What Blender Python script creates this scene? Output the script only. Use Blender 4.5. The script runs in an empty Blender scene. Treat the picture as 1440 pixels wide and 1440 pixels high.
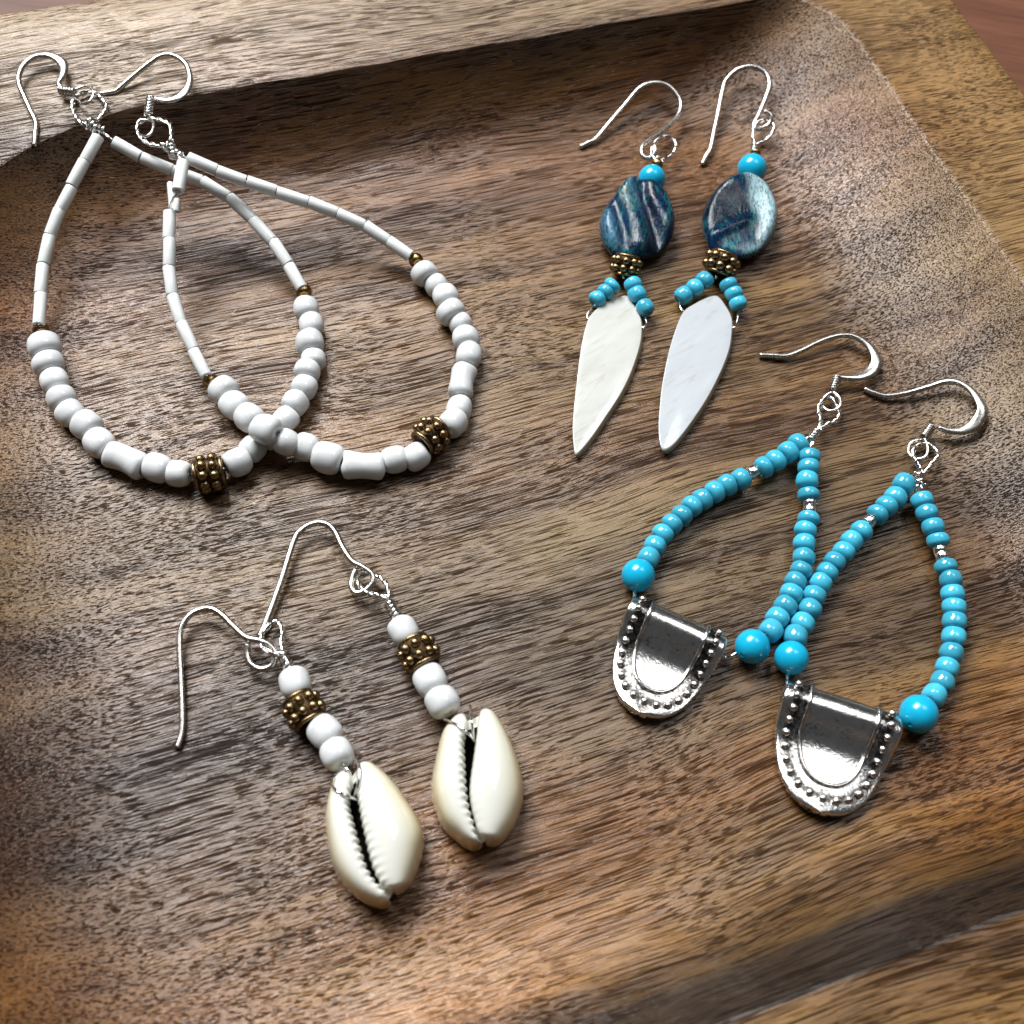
import bpy, bmesh, math, random
from mathutils import Vector, Matrix, noise as mnoise
from mathutils.bvhtree import BVHTree
random.seed(7)
scene = bpy.context.scene
COL = scene.collection
MM = 0.001

# ------------------------------------------------------------------ camera
# right-handed world: x along the tray's grain, y away, z up; metres; z = 0 is the tray's floor
FPX = 1650.0                                    # focal length in pixels of a 1440 px frame
AX = Vector((0.94513044, -0.24721982, 0.21356686))     # world axes seen in camera space (right, down, forward)
AY = Vector((-0.3196892, -0.83451793, 0.44875232))
AZ = Vector((0.06728491, -0.4924045, -0.86776181))
CAM = Vector((-0.04143197, -0.08705795, 0.16834579))
def to_world(v): return Vector((v.dot(AX), v.dot(AY), v.dot(AZ)))
cd = bpy.data.cameras.new('camera'); cam = bpy.data.objects.new('camera', cd); COL.objects.link(cam)
r, d, f = to_world(Vector((1, 0, 0))), to_world(Vector((0, 1, 0))), to_world(Vector((0, 0, 1)))
cam.matrix_world = Matrix(((r.x, -d.x, -f.x, CAM.x), (r.y, -d.y, -f.y, CAM.y), (r.z, -d.z, -f.z, CAM.z), (0, 0, 0, 1)))
cd.sensor_width = 36; cd.lens = 36 * FPX / 1440; cd.clip_start = 0.005; cd.clip_end = 50
cd.dof.use_dof = True; cd.dof.focus_distance = 0.198; cd.dof.aperture_fstop = 26
scene.camera = cam

# ------------------------------------------------------------------ world, window light, exposure
w = bpy.data.worlds.new('World'); scene.world = w; w.use_nodes = True
bg = w.node_tree.nodes['Background']; bg.inputs[0].default_value = (0.95, 0.97, 1.0, 1); bg.inputs[1].default_value = 0.06
def area_lamp(name, loc, target, sx, sy, power, color, spin=0):
    l = bpy.data.lights.new(name, 'AREA'); l.shape = 'RECTANGLE'; l.size = sx; l.size_y = sy; l.energy = power; l.color = color
    o = bpy.data.objects.new(name, l); COL.objects.link(o)
    q = (Vector(target) - Vector(loc)).to_track_quat('-Z', 'Y')
    o.matrix_world = Matrix.Translation(loc) @ q.to_matrix().to_4x4() @ Matrix.Rotation(spin, 4, 'Z')
    return o
LD = Vector((-0.16, 0.63, 0.76)).normalized()
for k in range(4):                                # four tall panes of one window
    c = LD * 1.5
    side = Vector((LD.y, -LD.x, 0)).normalized()
    area_lamp('window_pane_light', c + side * (k - 1.5) * 0.22, Vector((0, 0, 0)) + side * (k - 1.5) * 0.22, 0.17, 0.66, 13.0, (0.98, 0.985, 1.0))
area_lamp('side_window_light', Vector((0.62, 0.30, 1.45)), (0, 0, 0), 0.60, 0.55, 6.5, (0.98, 0.99, 1.0))   # a second window, further round
scene.view_settings.view_transform = 'Standard'; scene.view_settings.look = 'None'
scene.cycles.max_bounces = 6; scene.cycles.diffuse_bounces = 3; scene.cycles.glossy_bounces = 3; scene.cycles.transmission_bounces = 2
scene.view_settings.exposure = 0.0; scene.view_settings.gamma = 1.0

# ------------------------------------------------------------------ node helpers
class G:
    def __init__(s, name):
        s.m = bpy.data.materials.new(name); s.m.use_nodes = True; s.t = s.m.node_tree
        s.p = s.t.nodes['Principled BSDF']
    def n(s, typ, **kw):
        nd = s.t.nodes.new(typ)
        for k, v in kw.items(): setattr(nd, k, v)
        return nd
    def put(s, sock, v):
        if hasattr(v, 'is_output') or isinstance(v, bpy.types.NodeSocket): s.t.links.new(v, sock)
        elif isinstance(v, (tuple, list)) and len(v) == 3 and sock.type == 'RGBA': sock.default_value = (*v, 1)
        else: sock.default_value = v
    def coord(s, scale=(1, 1, 1), which='Object', vec=None, loc=(0, 0, 0), rot=(0, 0, 0)):
        if vec is None: vec = s.n('ShaderNodeTexCoord').outputs[which]
        mp = s.n('ShaderNodeMapping'); s.put(mp.inputs[0], vec)
        mp.inputs[3].default_value = scale; mp.inputs[1].default_value = loc; mp.inputs[2].default_value = rot
        return mp.outputs[0]
    def noise(s, vec, scale=1, detail=3, rough=0.5, dist=0, color=False):
        nd = s.n('ShaderNodeTexNoise'); s.put(nd.inputs['Vector'], vec)
        nd.inputs['Scale'].default_value = scale; nd.inputs['Detail'].default_value = detail
        nd.inputs['Roughness'].default_value = rough; nd.inputs['Distortion'].default_value = dist
        return nd.outputs['Color' if color else 'Fac']
    def ramp(s, fac, stops, interp='LINEAR'):
        nd = s.n('ShaderNodeValToRGB'); s.put(nd.inputs[0], fac); cr = nd.color_ramp; cr.interpolation = interp
        while len(cr.elements) < len(stops): cr.elements.new(0.5)
        for e, (p, c) in zip(cr.elements, stops):
            e.position = p; e.color = (c, c, c, 1) if isinstance(c, (int, float)) else (*c, 1)
        return nd.outputs[0]
    def mix(s, fac, a, b, blend='MIX'):
        nd = s.n('ShaderNodeMix', data_type='RGBA', blend_type=blend)
        s.put(nd.inputs[0], fac); s.put(nd.inputs[6], a); s.put(nd.inputs[7], b)
        return nd.outputs[2]
    def math(s, op, a, b=0.0, c=0.0, clamp=False):
        nd = s.n('ShaderNodeMath', operation=op, use_clamp=clamp); s.put(nd.inputs[0], a); s.put(nd.inputs[1], b); s.put(nd.inputs[2], c)
        return nd.outputs[0]
    def vadd(s, a, b):
        nd = s.n('ShaderNodeVectorMath', operation='ADD'); s.put(nd.inputs[0], a); s.put(nd.inputs[1], b); return nd.outputs[0]
    def vscale(s, a, v):
        nd = s.n('ShaderNodeVectorMath', operation='MULTIPLY'); s.put(nd.inputs[0], a); nd.inputs[1].default_value = v; return nd.outputs[0]
    def bump(s, h, dist, strength=1.0, normal=None):
        nd = s.n('ShaderNodeBump'); nd.inputs['Strength'].default_value = strength; nd.inputs['Distance'].default_value = dist
        s.put(nd.inputs['Height'], h)
        if normal is not None: s.put(nd.inputs['Normal'], normal)
        return nd.outputs[0]
    def set(s, **kw):
        names = dict(base='Base Color', rough='Roughness', metal='Metallic', normal='Normal', coat='Coat Weight', coatr='Coat Roughness',
                     sss='Subsurface Weight', sssr='Subsurface Radius', ssss='Subsurface Scale', spec='Specular IOR Level', ior='IOR', trans='Transmission Weight',
                     film='Thin Film Thickness', filmior='Thin Film IOR', sheen='Sheen Weight', aniso='Anisotropic')
        for k, v in kw.items(): s.put(s.p.inputs[names[k]], v)
        return s.m

def wood_material():
    g = G('acacia_wood')
    raw = g.coord((1000, 1000, 1000))                                    # millimetres
    sep = g.n('ShaderNodeSeparateXYZ'); g.put(sep.inputs[0], raw)
    wob = g.noise(g.vscale(raw, (0.014, 0.02, 0.02)), 1, 1.5, 0.4, 0, True)  # slow wander of the grain
    v = g.vadd(raw, g.vscale(g.vadd(wob, (-0.5, -0.5, -0.5)), (24, 12, 12)))
    band = g.noise(g.vscale(v, (0.009, 0.085, 0.05)), 1, 4, 0.6, 0.3)
    tone = g.noise(g.vscale(v, (0.012, 0.028, 0.028)), 1, 2, 0.5, 0.3)
    col = g.ramp(band, [(0.28, (0.044, 0.0225, 0.0085)), (0.42, (0.081, 0.0445, 0.0165)), (0.53, (0.123, 0.0715, 0.0255)), (0.63, (0.161, 0.098, 0.035)), (0.76, (0.210, 0.135, 0.051))])
    col = g.mix(1.0, col, g.ramp(tone, [(0.36, (1.06, 0.90, 0.78)), (0.5, (1, 1, 1)), (0.64, (0.98, 1.04, 1.02))]), 'MULTIPLY')
    # heart and sap wood bands; mid-floor sheen, front and back-wall shade painted in too
    yy = g.math('ADD', g.math('MULTIPLY_ADD', sep.outputs[1], 1 / 237.0, 112 / 237.0), g.math('MULTIPLY_ADD', tone, 0.16, -0.08))
    col = g.mix(1.0, col, g.ramp(yy, [(0.0, (1.5, 1.2, 0.66)), (0.11, (1.45, 1.15, 0.62)), (0.19, (1.5, 1.22, 0.62)), (0.25, (1.3, 1.08, 0.66)),
                                      (0.31, (0.78, 0.70, 0.66)), (0.39, (0.78, 0.72, 0.69)), (0.47, (1.08, 1.04, 0.97)), (0.60, (1.28, 1.2, 1.06)), (0.70, (1.22, 1.0, 0.76)), (0.78, (1.0, 0.74, 0.46)), (0.875, (0.85, 0.62, 0.38)), (0.905, (1.3, 1.35, 1.35)), (1.0, (1.3, 1.35, 1.35))]), 'MULTIPLY')
    lf = g.ramp(g.math('ADD', g.math('MULTIPLY', sep.outputs[0], -0.03), g.math('MULTIPLY_ADD', tone, 1.6, -2.1)), [(0.0, 0.0), (0.9, 0.85)])   # redder wood at the left end, with that wall's shade painted in
    col = g.mix(lf, col, g.mix(1.0, col, (0.74, 0.64, 0.50), 'MULTIPLY'))
    col = g.mix(g.ramp(g.math('MULTIPLY_ADD', sep.outputs[1], 0.1, -9.2), [(0.0, 0.0), (0.5, 0.62)]), col, (0.29, 0.205, 0.125))
    # the front wall's dark shading painted into the wood just inside the lip
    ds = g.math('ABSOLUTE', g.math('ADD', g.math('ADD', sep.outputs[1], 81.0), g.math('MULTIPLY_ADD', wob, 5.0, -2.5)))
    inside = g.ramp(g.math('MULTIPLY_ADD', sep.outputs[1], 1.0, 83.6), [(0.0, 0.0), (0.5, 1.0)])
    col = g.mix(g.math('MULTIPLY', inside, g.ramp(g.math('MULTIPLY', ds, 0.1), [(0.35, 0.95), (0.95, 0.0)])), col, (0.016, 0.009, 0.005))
    rt = g.ramp(g.math('ADD', g.math('MULTIPLY', sep.outputs[0], 0.02), g.math('MULTIPLY_ADD', tone, 0.6, -2.05)), [(0.0, 0.0), (0.45, 1.0)])
    col = g.mix(g.math('MULTIPLY', rt, 0.72), col, (0.30, 0.178, 0.07))
    streak = g.noise(g.vscale(v, (0.018, 0.62, 0.45)), 1, 4, 0.62, 0.1)
    col = g.mix(g.ramp(streak, [(0.30, 0.75), (0.43, 0.0)]), col, g.mix(1.0, col, (0.38, 0.32, 0.29), 'MULTIPLY'))
    fib = g.noise(g.vscale(v, (0.10, 3.6, 3.6)), 1, 3, 0.65)
    col = g.mix(1.0, col, g.ramp(fib, [(0.28, (0.60, 0.58, 0.56)), (0.5, (1, 1, 1)), (0.72, (1.32, 1.30, 1.26))]), 'MULTIPLY')
    fine = g.noise(g.vscale(v, (2.6, 4.6, 4.6)), 1, 2, 0.7)
    col = g.mix(1.0, col, g.ramp(fine, [(0.25, (0.80, 0.79, 0.78)), (0.5, (1, 1, 1)), (0.75, (1.15, 1.15, 1.15))]), 'MULTIPLY')
    # open pores: dark dashes along the grain, two sizes, patchy
    p1 = g.noise(g.vscale(v, (0.060, 4.2, 4.2)), 1, 1, 0.5)
    p2 = g.noise(g.vadd(g.vscale(v, (0.17, 5.2, 5.2)), (31, 7, 3)), 1, 0, 0.5)
    dth = g.math('MULTIPLY_ADD', band, -0.30, 0.15)
    m1 = g.ramp(g.math('ADD', p1, dth), [(0.585, 0.0), (0.615, 1.0)])
    m2 = g.ramp(g.math('ADD', p2, dth), [(0.62, 0.0), (0.655, 1.0)])
    pore = g.math('MAXIMUM', m1, g.math('MULTIPLY', m2, 0.85))
    col = g.mix(g.math('MULTIPLY', pore, 0.88), col, g.mix(1.0, col, (0.14, 0.11, 0.10), 'MULTIPLY'))
    hgt = g.math('SUBTRACT', g.math('ADD', g.math('MULTIPLY', fib, 0.55), g.math('MULTIPLY', fine, 0.28)), g.math('MULTIPLY', pore, 0.45))
    dark = g.ramp(streak, [(0.30, 0.5), (0.43, 0.0)])
    rough = g.math('ADD', g.math('MULTIPLY_ADD', tone, 0.2, 0.19), g.math('MULTIPLY', pore, 0.25))
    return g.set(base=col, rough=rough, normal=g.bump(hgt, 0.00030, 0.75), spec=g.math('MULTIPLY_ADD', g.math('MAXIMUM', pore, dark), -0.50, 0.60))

def table_material():
    g = G('red_brown_table_wood')
    v = g.coord((1000, 1000, 1000), rot=(0, 0, 0.5))
    a = g.noise(g.vscale(v, (0.012, 0.16, 0.1)), 1, 5, 0.6, 0.3)
    b = g.noise(g.vscale(v, (0.1, 1.8, 1.0)), 1, 3, 0.6)
    c = g.ramp(a, [(0.3, (0.075, 0.028, 0.015)), (0.55, (0.12, 0.046, 0.025)), (0.75, (0.15, 0.062, 0.034))])
    c = g.mix(1.0, c, g.ramp(b, [(0.3, 0.82), (0.7, 1.12)]), 'MULTIPLY')
    return g.set(base=c, rough=0.5, spec=0.25, normal=g.bump(b, 0.0001, 0.4))

def glass_bead_material(name, colr, rough=0.1, var=0.1, sss=0.15, streak=False):
    g = G(name)
    oi = g.n('ShaderNodeObjectInfo').outputs['Random']
    c = g.mix(oi, tuple(x * (1 - var) for x in colr), tuple(min(1, x * (1 + var)) for x in colr))
    n1 = g.noise(g.coord((1.3, 1.3, 1.3)), 1, 2)
    c = g.mix(1.0, c, g.ramp(n1, [(0.3, 0.93), (0.7, 1.05)]), 'MULTIPLY')
    return g.set(base=c, rough=rough, spec=0.5)

def metal_material(name, colr, rough, dirt=0.0, bumpd=0.00004, scale=1800, dark=(0.03, 0.026, 0.022), thr=0.5, oxide=False):
    g = G(name)
    v = g.coord((scale, scale, scale))
    n1 = g.noise(v, 1, 4, 0.65); n2 = g.noise(v, 0.25, 3, 0.6)
    c = g.mix(1.0, colr, g.ramp(n2, [(0.3, 0.86), (0.7, 1.04)]), 'MULTIPLY')
    if dirt: c = g.mix(g.math('MULTIPLY', g.ramp(g.math('ADD', g.math('MULTIPLY', n1, 0.6), g.math('MULTIPLY', n2, 0.4)), [(thr - 0.10, 1.0), (thr, 0.0)]), dirt), c, dark)
    if oxide:
        oxf = g.n('ShaderNodeAttribute', attribute_name='oxide').outputs['Fac']
        c = g.mix(g.ramp(g.math('MULTIPLY_ADD', n1, -1.0, oxf), [(0.0, 0.0), (0.45, 0.93)]), c, dark)
    ro = g.math('MULTIPLY_ADD', n1, 0.16, rough - 0.08)
    return g.set(base=c, metal=1.0, rough=ro, normal=g.bump(n1, bumpd, 0.5))

M = {}
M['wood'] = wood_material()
M['table'] = table_material()
M['white'] = glass_bead_material('white_glass', (0.60, 0.615, 0.615), 0.08, 0.05, 0.25)
M['tube'] = glass_bead_material('satin_white_tube_glass', (0.70, 0.725, 0.71), 0.16, 0.05, 0.25)
M['turq'] = glass_bead_material('turquoise_seed_glass', (0.05, 0.37, 0.51), 0.10, 0.2, 0.08)
M['ball'] = glass_bead_material('turquoise_blue_stone', (0.006, 0.345, 0.55), 0.2, 0.04, 0.06)
M['silver'] = metal_material('silver_wire', (0.80, 0.77, 0.72), 0.20)
M['bright'] = metal_material('bright_silver', (0.90, 0.89, 0.87), 0.12)
M['steel'] = metal_material('grey_ear_wire', (0.60, 0.57, 0.53), 0.26)
M['gold'] = metal_material('gold_bead_metal', (0.36, 0.235, 0.10), 0.18)
M['brass'] = metal_material('antique_gold', (0.31, 0.215, 0.11), 0.24, 0.5)
M['brass_dark'] = metal_material('oxidised_antique_gold', (0.07, 0.043, 0.018), 0.38, 0.7, thr=0.55)
M['pewter'] = metal_material('antique_silver_casting', (0.86, 0.84, 0.815), 0.17, 0.85, 0.00010, 2000, (0.03, 0.026, 0.022), 0.42, True)
M['pewter_dot'] = metal_material('antique_silver_granule', (0.68, 0.65, 0.62), 0.2, 0.3)
g = G('cowrie_shell')
nrm = g.n('ShaderNodeAttribute', attribute_name='edge').outputs['Fac']
nn = g.noise(g.coord((260, 260, 260)), 1, 3, 0.5)
cc = g.ramp(g.math('ADD', nrm, g.math('MULTIPLY_ADD', nn, 0.3, -0.15)), [(0.0, (0.64, 0.64, 0.575)), (0.3, (0.64, 0.635, 0.54)), (0.62, (0.65, 0.61, 0.45)), (1.0, (0.62, 0.51, 0.31))])
M['cowrie'] = g.set(base=cc, rough=0.10, coat=0.6, coatr=0.04)
g = G('shell_hollow_shade'); M['hollow_shade'] = g.set(base=g.ramp(g.noise(g.coord((600, 600, 600)), 1, 3), [(0.3, (0.004, 0.003, 0.002)), (0.7, (0.014, 0.009, 0.006))]), rough=0.9, spec=0.1)  # near-black colour painted in for the shade inside the shell
def pearl(name, tint, cloud):
    g = G(name)
    v = g.coord((1000, 1000, 1000), rot=(0, 0, -0.35))
    a = g.noise(g.vscale(v, (0.05, 0.22, 0.3)), 1, 4, 0.55, 0.8)
    b = g.noise(g.vscale(v, (0.16, 0.9, 0.9)), 1, 3, 0.55, 0.5)
    c = g.ramp(a, [(0.3, tuple(t * cloud for t in tint)), (0.55, tint), (0.75, tuple(t * 1.08 for t in tint))])
    c = g.mix(1.0, c, g.ramp(b, [(0.33, (0.90, 0.885, 0.84)), (0.42, (1, 1, 1))]), 'MULTIPLY')
    ed = g.n('ShaderNodeAttribute', attribute_name='edge').outputs['Fac']
    c = g.mix(ed, c, (0.33, 0.25, 0.16))
    return g.set(base=c, rough=0.18, coat=0.6, coatr=0.05, normal=g.bump(a, 0.00015, 0.3))
M['pearl_warm'] = pearl('warm_mother_of_pearl', (0.52, 0.525, 0.49), 0.85)
M['pearl_cool'] = pearl('cool_mother_of_pearl', (0.44, 0.47, 0.49), 0.93)
def abalone(name, seed, pale):
    g = G(name)
    v = g.coord((1000, 1000, 1000), loc=(seed, seed * 2, 0), rot=(0, 0, 0.35))
    a = g.noise(g.vscale(v, (0.36, 0.12, 0.25)), 1, 5, 0.65, 1.6)
    c = g.ramp(a, [(0.30, (0.003, 0.010, 0.018)), (0.40, (0.004, 0.025, 0.042)), (0.46, (0.006, 0.016, 0.08)), (0.52, (0.005, 0.058, 0.082)), (0.60, (0.015, 0.16, 0.19)), (0.66, (0.05, 0.09, 0.03)), (0.74, (0.008, 0.055, 0.085))])
    f1 = g.noise(g.vscale(v, (3.4, 0.8, 2.0)), 1, 4, 0.72, 0.6)
    at_ = lambda k: g.n('ShaderNodeAttribute', attribute_name=k).outputs['Fac']
    c = g.mix(g.ramp(f1, [(0.42, 0.95), (0.53, 0.0)]), c, (0.002, 0.005, 0.010))
    c = g.mix(g.math('MULTIPLY', at_('deep'), 0.85), c, (0.003, 0.006, 0.014))
    c = g.mix(g.math('MULTIPLY', at_('pale'), g.ramp(f1, [(0.40, 0.2), (0.52, 1.0)])), c, pale)
    return g.set(base=c, rough=0.08, metal=0.0, spec=0.26, normal=g.bump(g.math('ADD', g.math('MULTIPLY', f1, 0.12), a), 0.0004, 0.6))
M['abalone_a'] = abalone('blue_abalone', 3.0, (0.10, 0.24, 0.36))
M['abalone_b'] = abalone('teal_abalone', 11.0, (0.30, 0.44, 0.47))

# ------------------------------------------------------------------ object helpers
def tag(o, label=None, cat=None, group=None, kind=None):
    for k, v in (('label', label), ('category', cat), ('group', group), ('kind', kind)):
        if v: o[k] = v
    return o
def thing(name, loc, label, cat, group=None):
    o = bpy.data.objects.new(name, None); o.empty_display_size = 0.005; COL.objects.link(o); o.location = loc
    return tag(o, label, cat, group)
def mesh(name, verts, faces, mat, smooth=True, attrs=None):
    me = bpy.data.meshes.new(name); me.from_pydata([tuple(v) for v in verts], [], faces); me.update()
    bm = bmesh.new(); bm.from_mesh(me); bmesh.ops.recalc_face_normals(bm, faces=bm.faces); bm.to_mesh(me); bm.free()
    if mat: me.materials.append(mat)
    if smooth: me.polygons.foreach_set('use_smooth', [True] * len(me.polygons))
    for k, vals in (attrs or {}).items():
        at_ = me.attributes.new(k, 'FLOAT', 'POINT'); at_.data.foreach_set('value', vals)
    return me
def link(name, me, parent, mat4=None):
    o = bpy.data.objects.new(name, me); COL.objects.link(o)
    if parent: o.parent = parent
    if mat4 is not None: o.matrix_local = mat4
    return o
def part(name, verts, faces, mat, parent, smooth=True, attrs=None):
    """mesh given in world coordinates, put under a thing whose Empty is only moved"""
    c = sum((Vector(v) for v in verts), Vector()) / len(verts)
    me = mesh(name, [Vector(v) - c for v in verts], faces, mat, smooth, attrs)
    return link(name, me, parent, Matrix.Translation(c - (parent.location if parent else Vector())))

# ------------------------------------------------------------------ table and tray
H = 14 * MM
def rrect(x0, x1, y0, y1, radii, ncorner=40, nside=(190, 160)):
    """closed loop, counter-clockwise from the front left; radii: front left, front right, back right, back left"""
    cs = [(x0, y0, 1, 1, math.pi, radii[0]), (x1, y0, -1, 1, 1.5 * math.pi, radii[1]), (x1, y1, -1, -1, 0, radii[2]), (x0, y1, 1, -1, 0.5 * math.pi, radii[3])]
    pts = []
    for i, (cx, cy, sx, sy, a0, rr) in enumerate(cs):
        ox, oy = cx + sx * rr, cy + sy * rr
        arc = [(ox + rr * math.cos(a0 + math.pi / 2 * k / ncorner), oy + rr * math.sin(a0 + math.pi / 2 * k / ncorner)) for k in range(ncorner + 1)]
        pts += arc
        nx, ny, nsx, nsy, na, nr = cs[(i + 1) % 4]
        e = (nx + nsx * nr + nr * math.cos(na), ny + nsy * nr + nr * math.sin(na))
        n = nside[i % 2]
        for k in range(1, n):
            t = k / n; pts.append((arc[-1][0] * (1 - t) + e[0] * t, arc[-1][1] * (1 - t) + e[1] * t))
    return [Vector((p[0] * MM, p[1] * MM, 0)) for p in pts]
inner = rrect(-95, 98.5, -82.8, 93.6, (40, 30, 15, 60))
floor_ = rrect(-60, 66, -60, 77, (22, 22, 20, 36))
outer = rrect(-124, 125, -112, 124.5, (48, 40, 30, 60))
base = rrect(-115, 116, -103, 115, (40, 34, 26, 52))
NP = len(inner)
# a slightly uneven carved lip
lip = []
for i, p in enumerate(inner):
    q = mnoise.noise(Vector((p.x * 90, p.y * 90, 3))) * 0.9 + mnoise.noise(Vector((p.x * 500, p.y * 500, 9))) * 0.10
    nxt, prv = inner[(i + 1) % NP], inner[i - 1]
    nv = Vector((-(nxt - prv).y, (nxt - prv).x, 0)).normalized()
    lip.append(p + nv * q * 0.6 * MM)
def loft(rings):
    vs = [v for r_ in rings for v in r_]; n = len(rings[0]); fs = []
    for k in range(len(rings) - 1):
        for i in range(n):
            j = (i + 1) % n; fs.append((k * n + i, k * n + j, (k + 1) * n + j, (k + 1) * n + i))
    return vs, fs
well_rings = []
NR = 36
for k in range(NR + 1):
    t = k / NR
    z = H * (1 - t) ** 2.3
    well_rings.append([Vector((a.x + (b.x - a.x) * t, a.y + (b.y - a.y) * t, z + 0.00025 * mnoise.noise(Vector((a.x * 60 + t * 2, a.y * 60, 5))) * t * (1 - t) * 4)) for a, b in zip(lip, floor_)])
wv, wf = loft(well_rings); wf.append(tuple(range(NR * NP, (NR + 1) * NP)))
def inset(ring, dist, z):
    out = []
    for i, p in enumerate(ring):
        a, b = ring[i - 1], ring[(i + 1) % NP]
        nv = Vector((-(b - a).y, (b - a).x, 0)).normalized()
        out.append(Vector((p.x + nv.x * dist, p.y + nv.y * dist, z)))
    return out
def at_z(ring, z): return [Vector((p.x, p.y, z)) for p in ring]
TZ = -9 * MM
rim_rings = [at_z(lip, H), inset(lip, -0.3 * MM, H + 0.13 * MM), inset(lip, -0.8 * MM, H + 0.25 * MM), inset(lip, -1.5 * MM, H + 0.30 * MM)]
rim_rings += [[a.lerp(b, t) + Vector((0, 0, H + 0.30 * MM)) for a, b in zip(inset(lip, -1.5 * MM, 0), inset(outer, 1.0 * MM, 0))] for t in (0.25, 0.5, 0.75, 1.0)]
rim_rings += [inset(outer, 0.35 * MM, H + 0.02 * MM), at_z(outer, H - 0.9 * MM), [a.lerp(b, .5) + Vector((0, 0, H * 0.3)) for a, b in zip(outer, base)], at_z(base, TZ + 0.0002)]
rv, rf = loft(rim_rings)
tray = thing('wooden_tray', (0, 0, TZ), 'carved brown acacia wood tray with sloping sides and flat rim holding the earrings', 'tray')
def raw_part(name, verts, faces, mat, parent):       # keeps world coordinates so that the grain runs through both parts
    me = mesh(name, verts, faces, mat); o = link(name, me, parent); o.location = -parent.location; return o
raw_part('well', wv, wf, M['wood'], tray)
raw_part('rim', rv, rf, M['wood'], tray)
BVH = BVHTree.FromPolygons([tuple(v) for v in wv + rv], wf + [tuple(i + len(wv) for i in fc) for fc in rf])
def tray_z(x, y):
    h = BVH.ray_cast(Vector((x, y, 0.1)), Vector((0, 0, -1)))
    return h[0].z if h[0] else TZ
tv = []; tf = []
for i in range(2):
    for j in range(2): tv.append((-0.6 + 1.2 * i, -0.6 + 1.2 * j, TZ))
tbl = bpy.data.objects.new('table_top', mesh('table_top', tv + [(x, y, TZ - 0.02) for x, y, _ in tv], [(0, 2, 3, 1), (4, 5, 7, 6), (0, 1, 5, 4), (2, 6, 7, 3), (0, 4, 6, 2), (1, 3, 7, 5)], M['table'], False))
COL.objects.link(tbl); tag(tbl, 'smooth reddish brown wooden table under the tray', None, None, 'structure')

# ------------------------------------------------------------------ placing things on the tray
def P(px, py, z):
    """the point at height z that the photograph shows at this pixel"""
    ray = to_world(Vector((px - 720, py - 720, FPX)))
    return CAM + ray * ((z - CAM.z) / ray.z)
def on(px, py, lift):
    """the point a given height (mm) above the tray's surface"""
    z = H
    for _ in range(14):
        p = P(px, py, z); z = 0.5 * z + 0.5 * (tray_z(p.x, p.y) + lift * MM)
    return P(px, py, z)
def px_size(p): return (p - CAM).dot(to_world(Vector((0, 0, 1)))) / FPX          # metres per pixel there
def catmull(pts, n=8, closed=False):
    out = []; m = len(pts)
    for i in range(m if closed else m - 1):
        p1, p2 = pts[i], pts[(i + 1) % m]
        p0 = pts[i - 1] if (closed or i > 0) else p1 * 2 - p2
        p3 = pts[(i + 2) % m] if (closed or i + 2 < m) else p2 * 2 - p1
        for k in range(n):
            t = k / n
            out.append(0.5 * ((2 * p1) + (p2 - p0) * t + (2 * p0 - 5 * p1 + 4 * p2 - p3) * t * t + (3 * p1 - p0 - 3 * p2 + p3) * t ** 3))
    if not closed: out.append(pts[-1].copy())
    return out
def resample(pts, n):
    L = [0.0]
    for a, b in zip(pts, pts[1:]): L.append(L[-1] + (b - a).length)
    out = []; k = 0
    for i in range(n):
        s = L[-1] * i / (n - 1)
        while k < len(pts) - 2 and L[k + 1] < s: k += 1
        out.append(pts[k].lerp(pts[k + 1], (s - L[k]) / max(L[k + 1] - L[k], 1e-12)))
    return out
def tube_geo(pts, rad, sides=10, wide=None, up=None, closed=False):
    """round wire along points; wide: per-point factor of the width across (flattened stretch)"""
    n = len(pts); vs = []; fs = []; nrm = None
    for i, p in enumerate(pts):
        a = pts[i - 1] if (i > 0 or closed) else p; b = pts[(i + 1) % n] if (i < n - 1 or closed) else p
        t = (b - a).normalized()
        if up is not None: s = t.cross(up).normalized(); u = s.cross(t)
        else:
            if nrm is None: nrm = t.orthogonal().normalized()
            nrm = (nrm - t * nrm.dot(t)).normalized(); s = nrm; u = t.cross(s)
        wf_ = wide[i] if wide else 1.0
        hf = 1.0 / math.sqrt(wf_) if wide else 1.0
        rr = rad[i] if isinstance(rad, (list, tuple)) else rad
        for k in range(sides):
            an = 2 * math.pi * k / sides
            vs.append(p + s * (math.cos(an) * rr * wf_) + u * (math.sin(an) * rr * hf))
    m = n if closed else n - 1
    for i in range(m):
        for k in range(sides):
            j = (k + 1) % sides; i2 = (i + 1) % n
            fs.append((i * sides + k, i * sides + j, i2 * sides + j, i2 * sides + k))
    if not closed: fs.append(tuple(range(sides))); fs.append(tuple(range((n - 1) * sides, n * sides)))
    return vs, fs
def join(*geos):
    V, F = [], []
    for v, f_ in geos:
        o = len(V); V += list(v); F += [tuple(i + o for i in q) for q in f_]
    return V, F
def wire(name, pix, lift, rad, mat, parent, n=8, wide=None, closed=False, up=True, sides=10):
    ctrl = [on(x, y, (lift[i] if isinstance(lift, (list, tuple)) else lift)) for i, (x, y) in enumerate(pix)]
    pts = catmull(ctrl, n, closed)
    W = None
    if wide:
        W = []
        for i in range(len(pts)):
            k = min(i // n, len(pix) - 1); t = (i % n) / n; k2 = min(k + 1, len(pix) - 1)
            W.append(wide[k] * (1 - t) + wide[k2] * t)
    vs, fs = tube_geo(pts, rad * MM, sides, W, Vector((0, 0, 1)) if (up and wide) else None, closed)
    return part(name, vs, fs, mat, parent)
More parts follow.
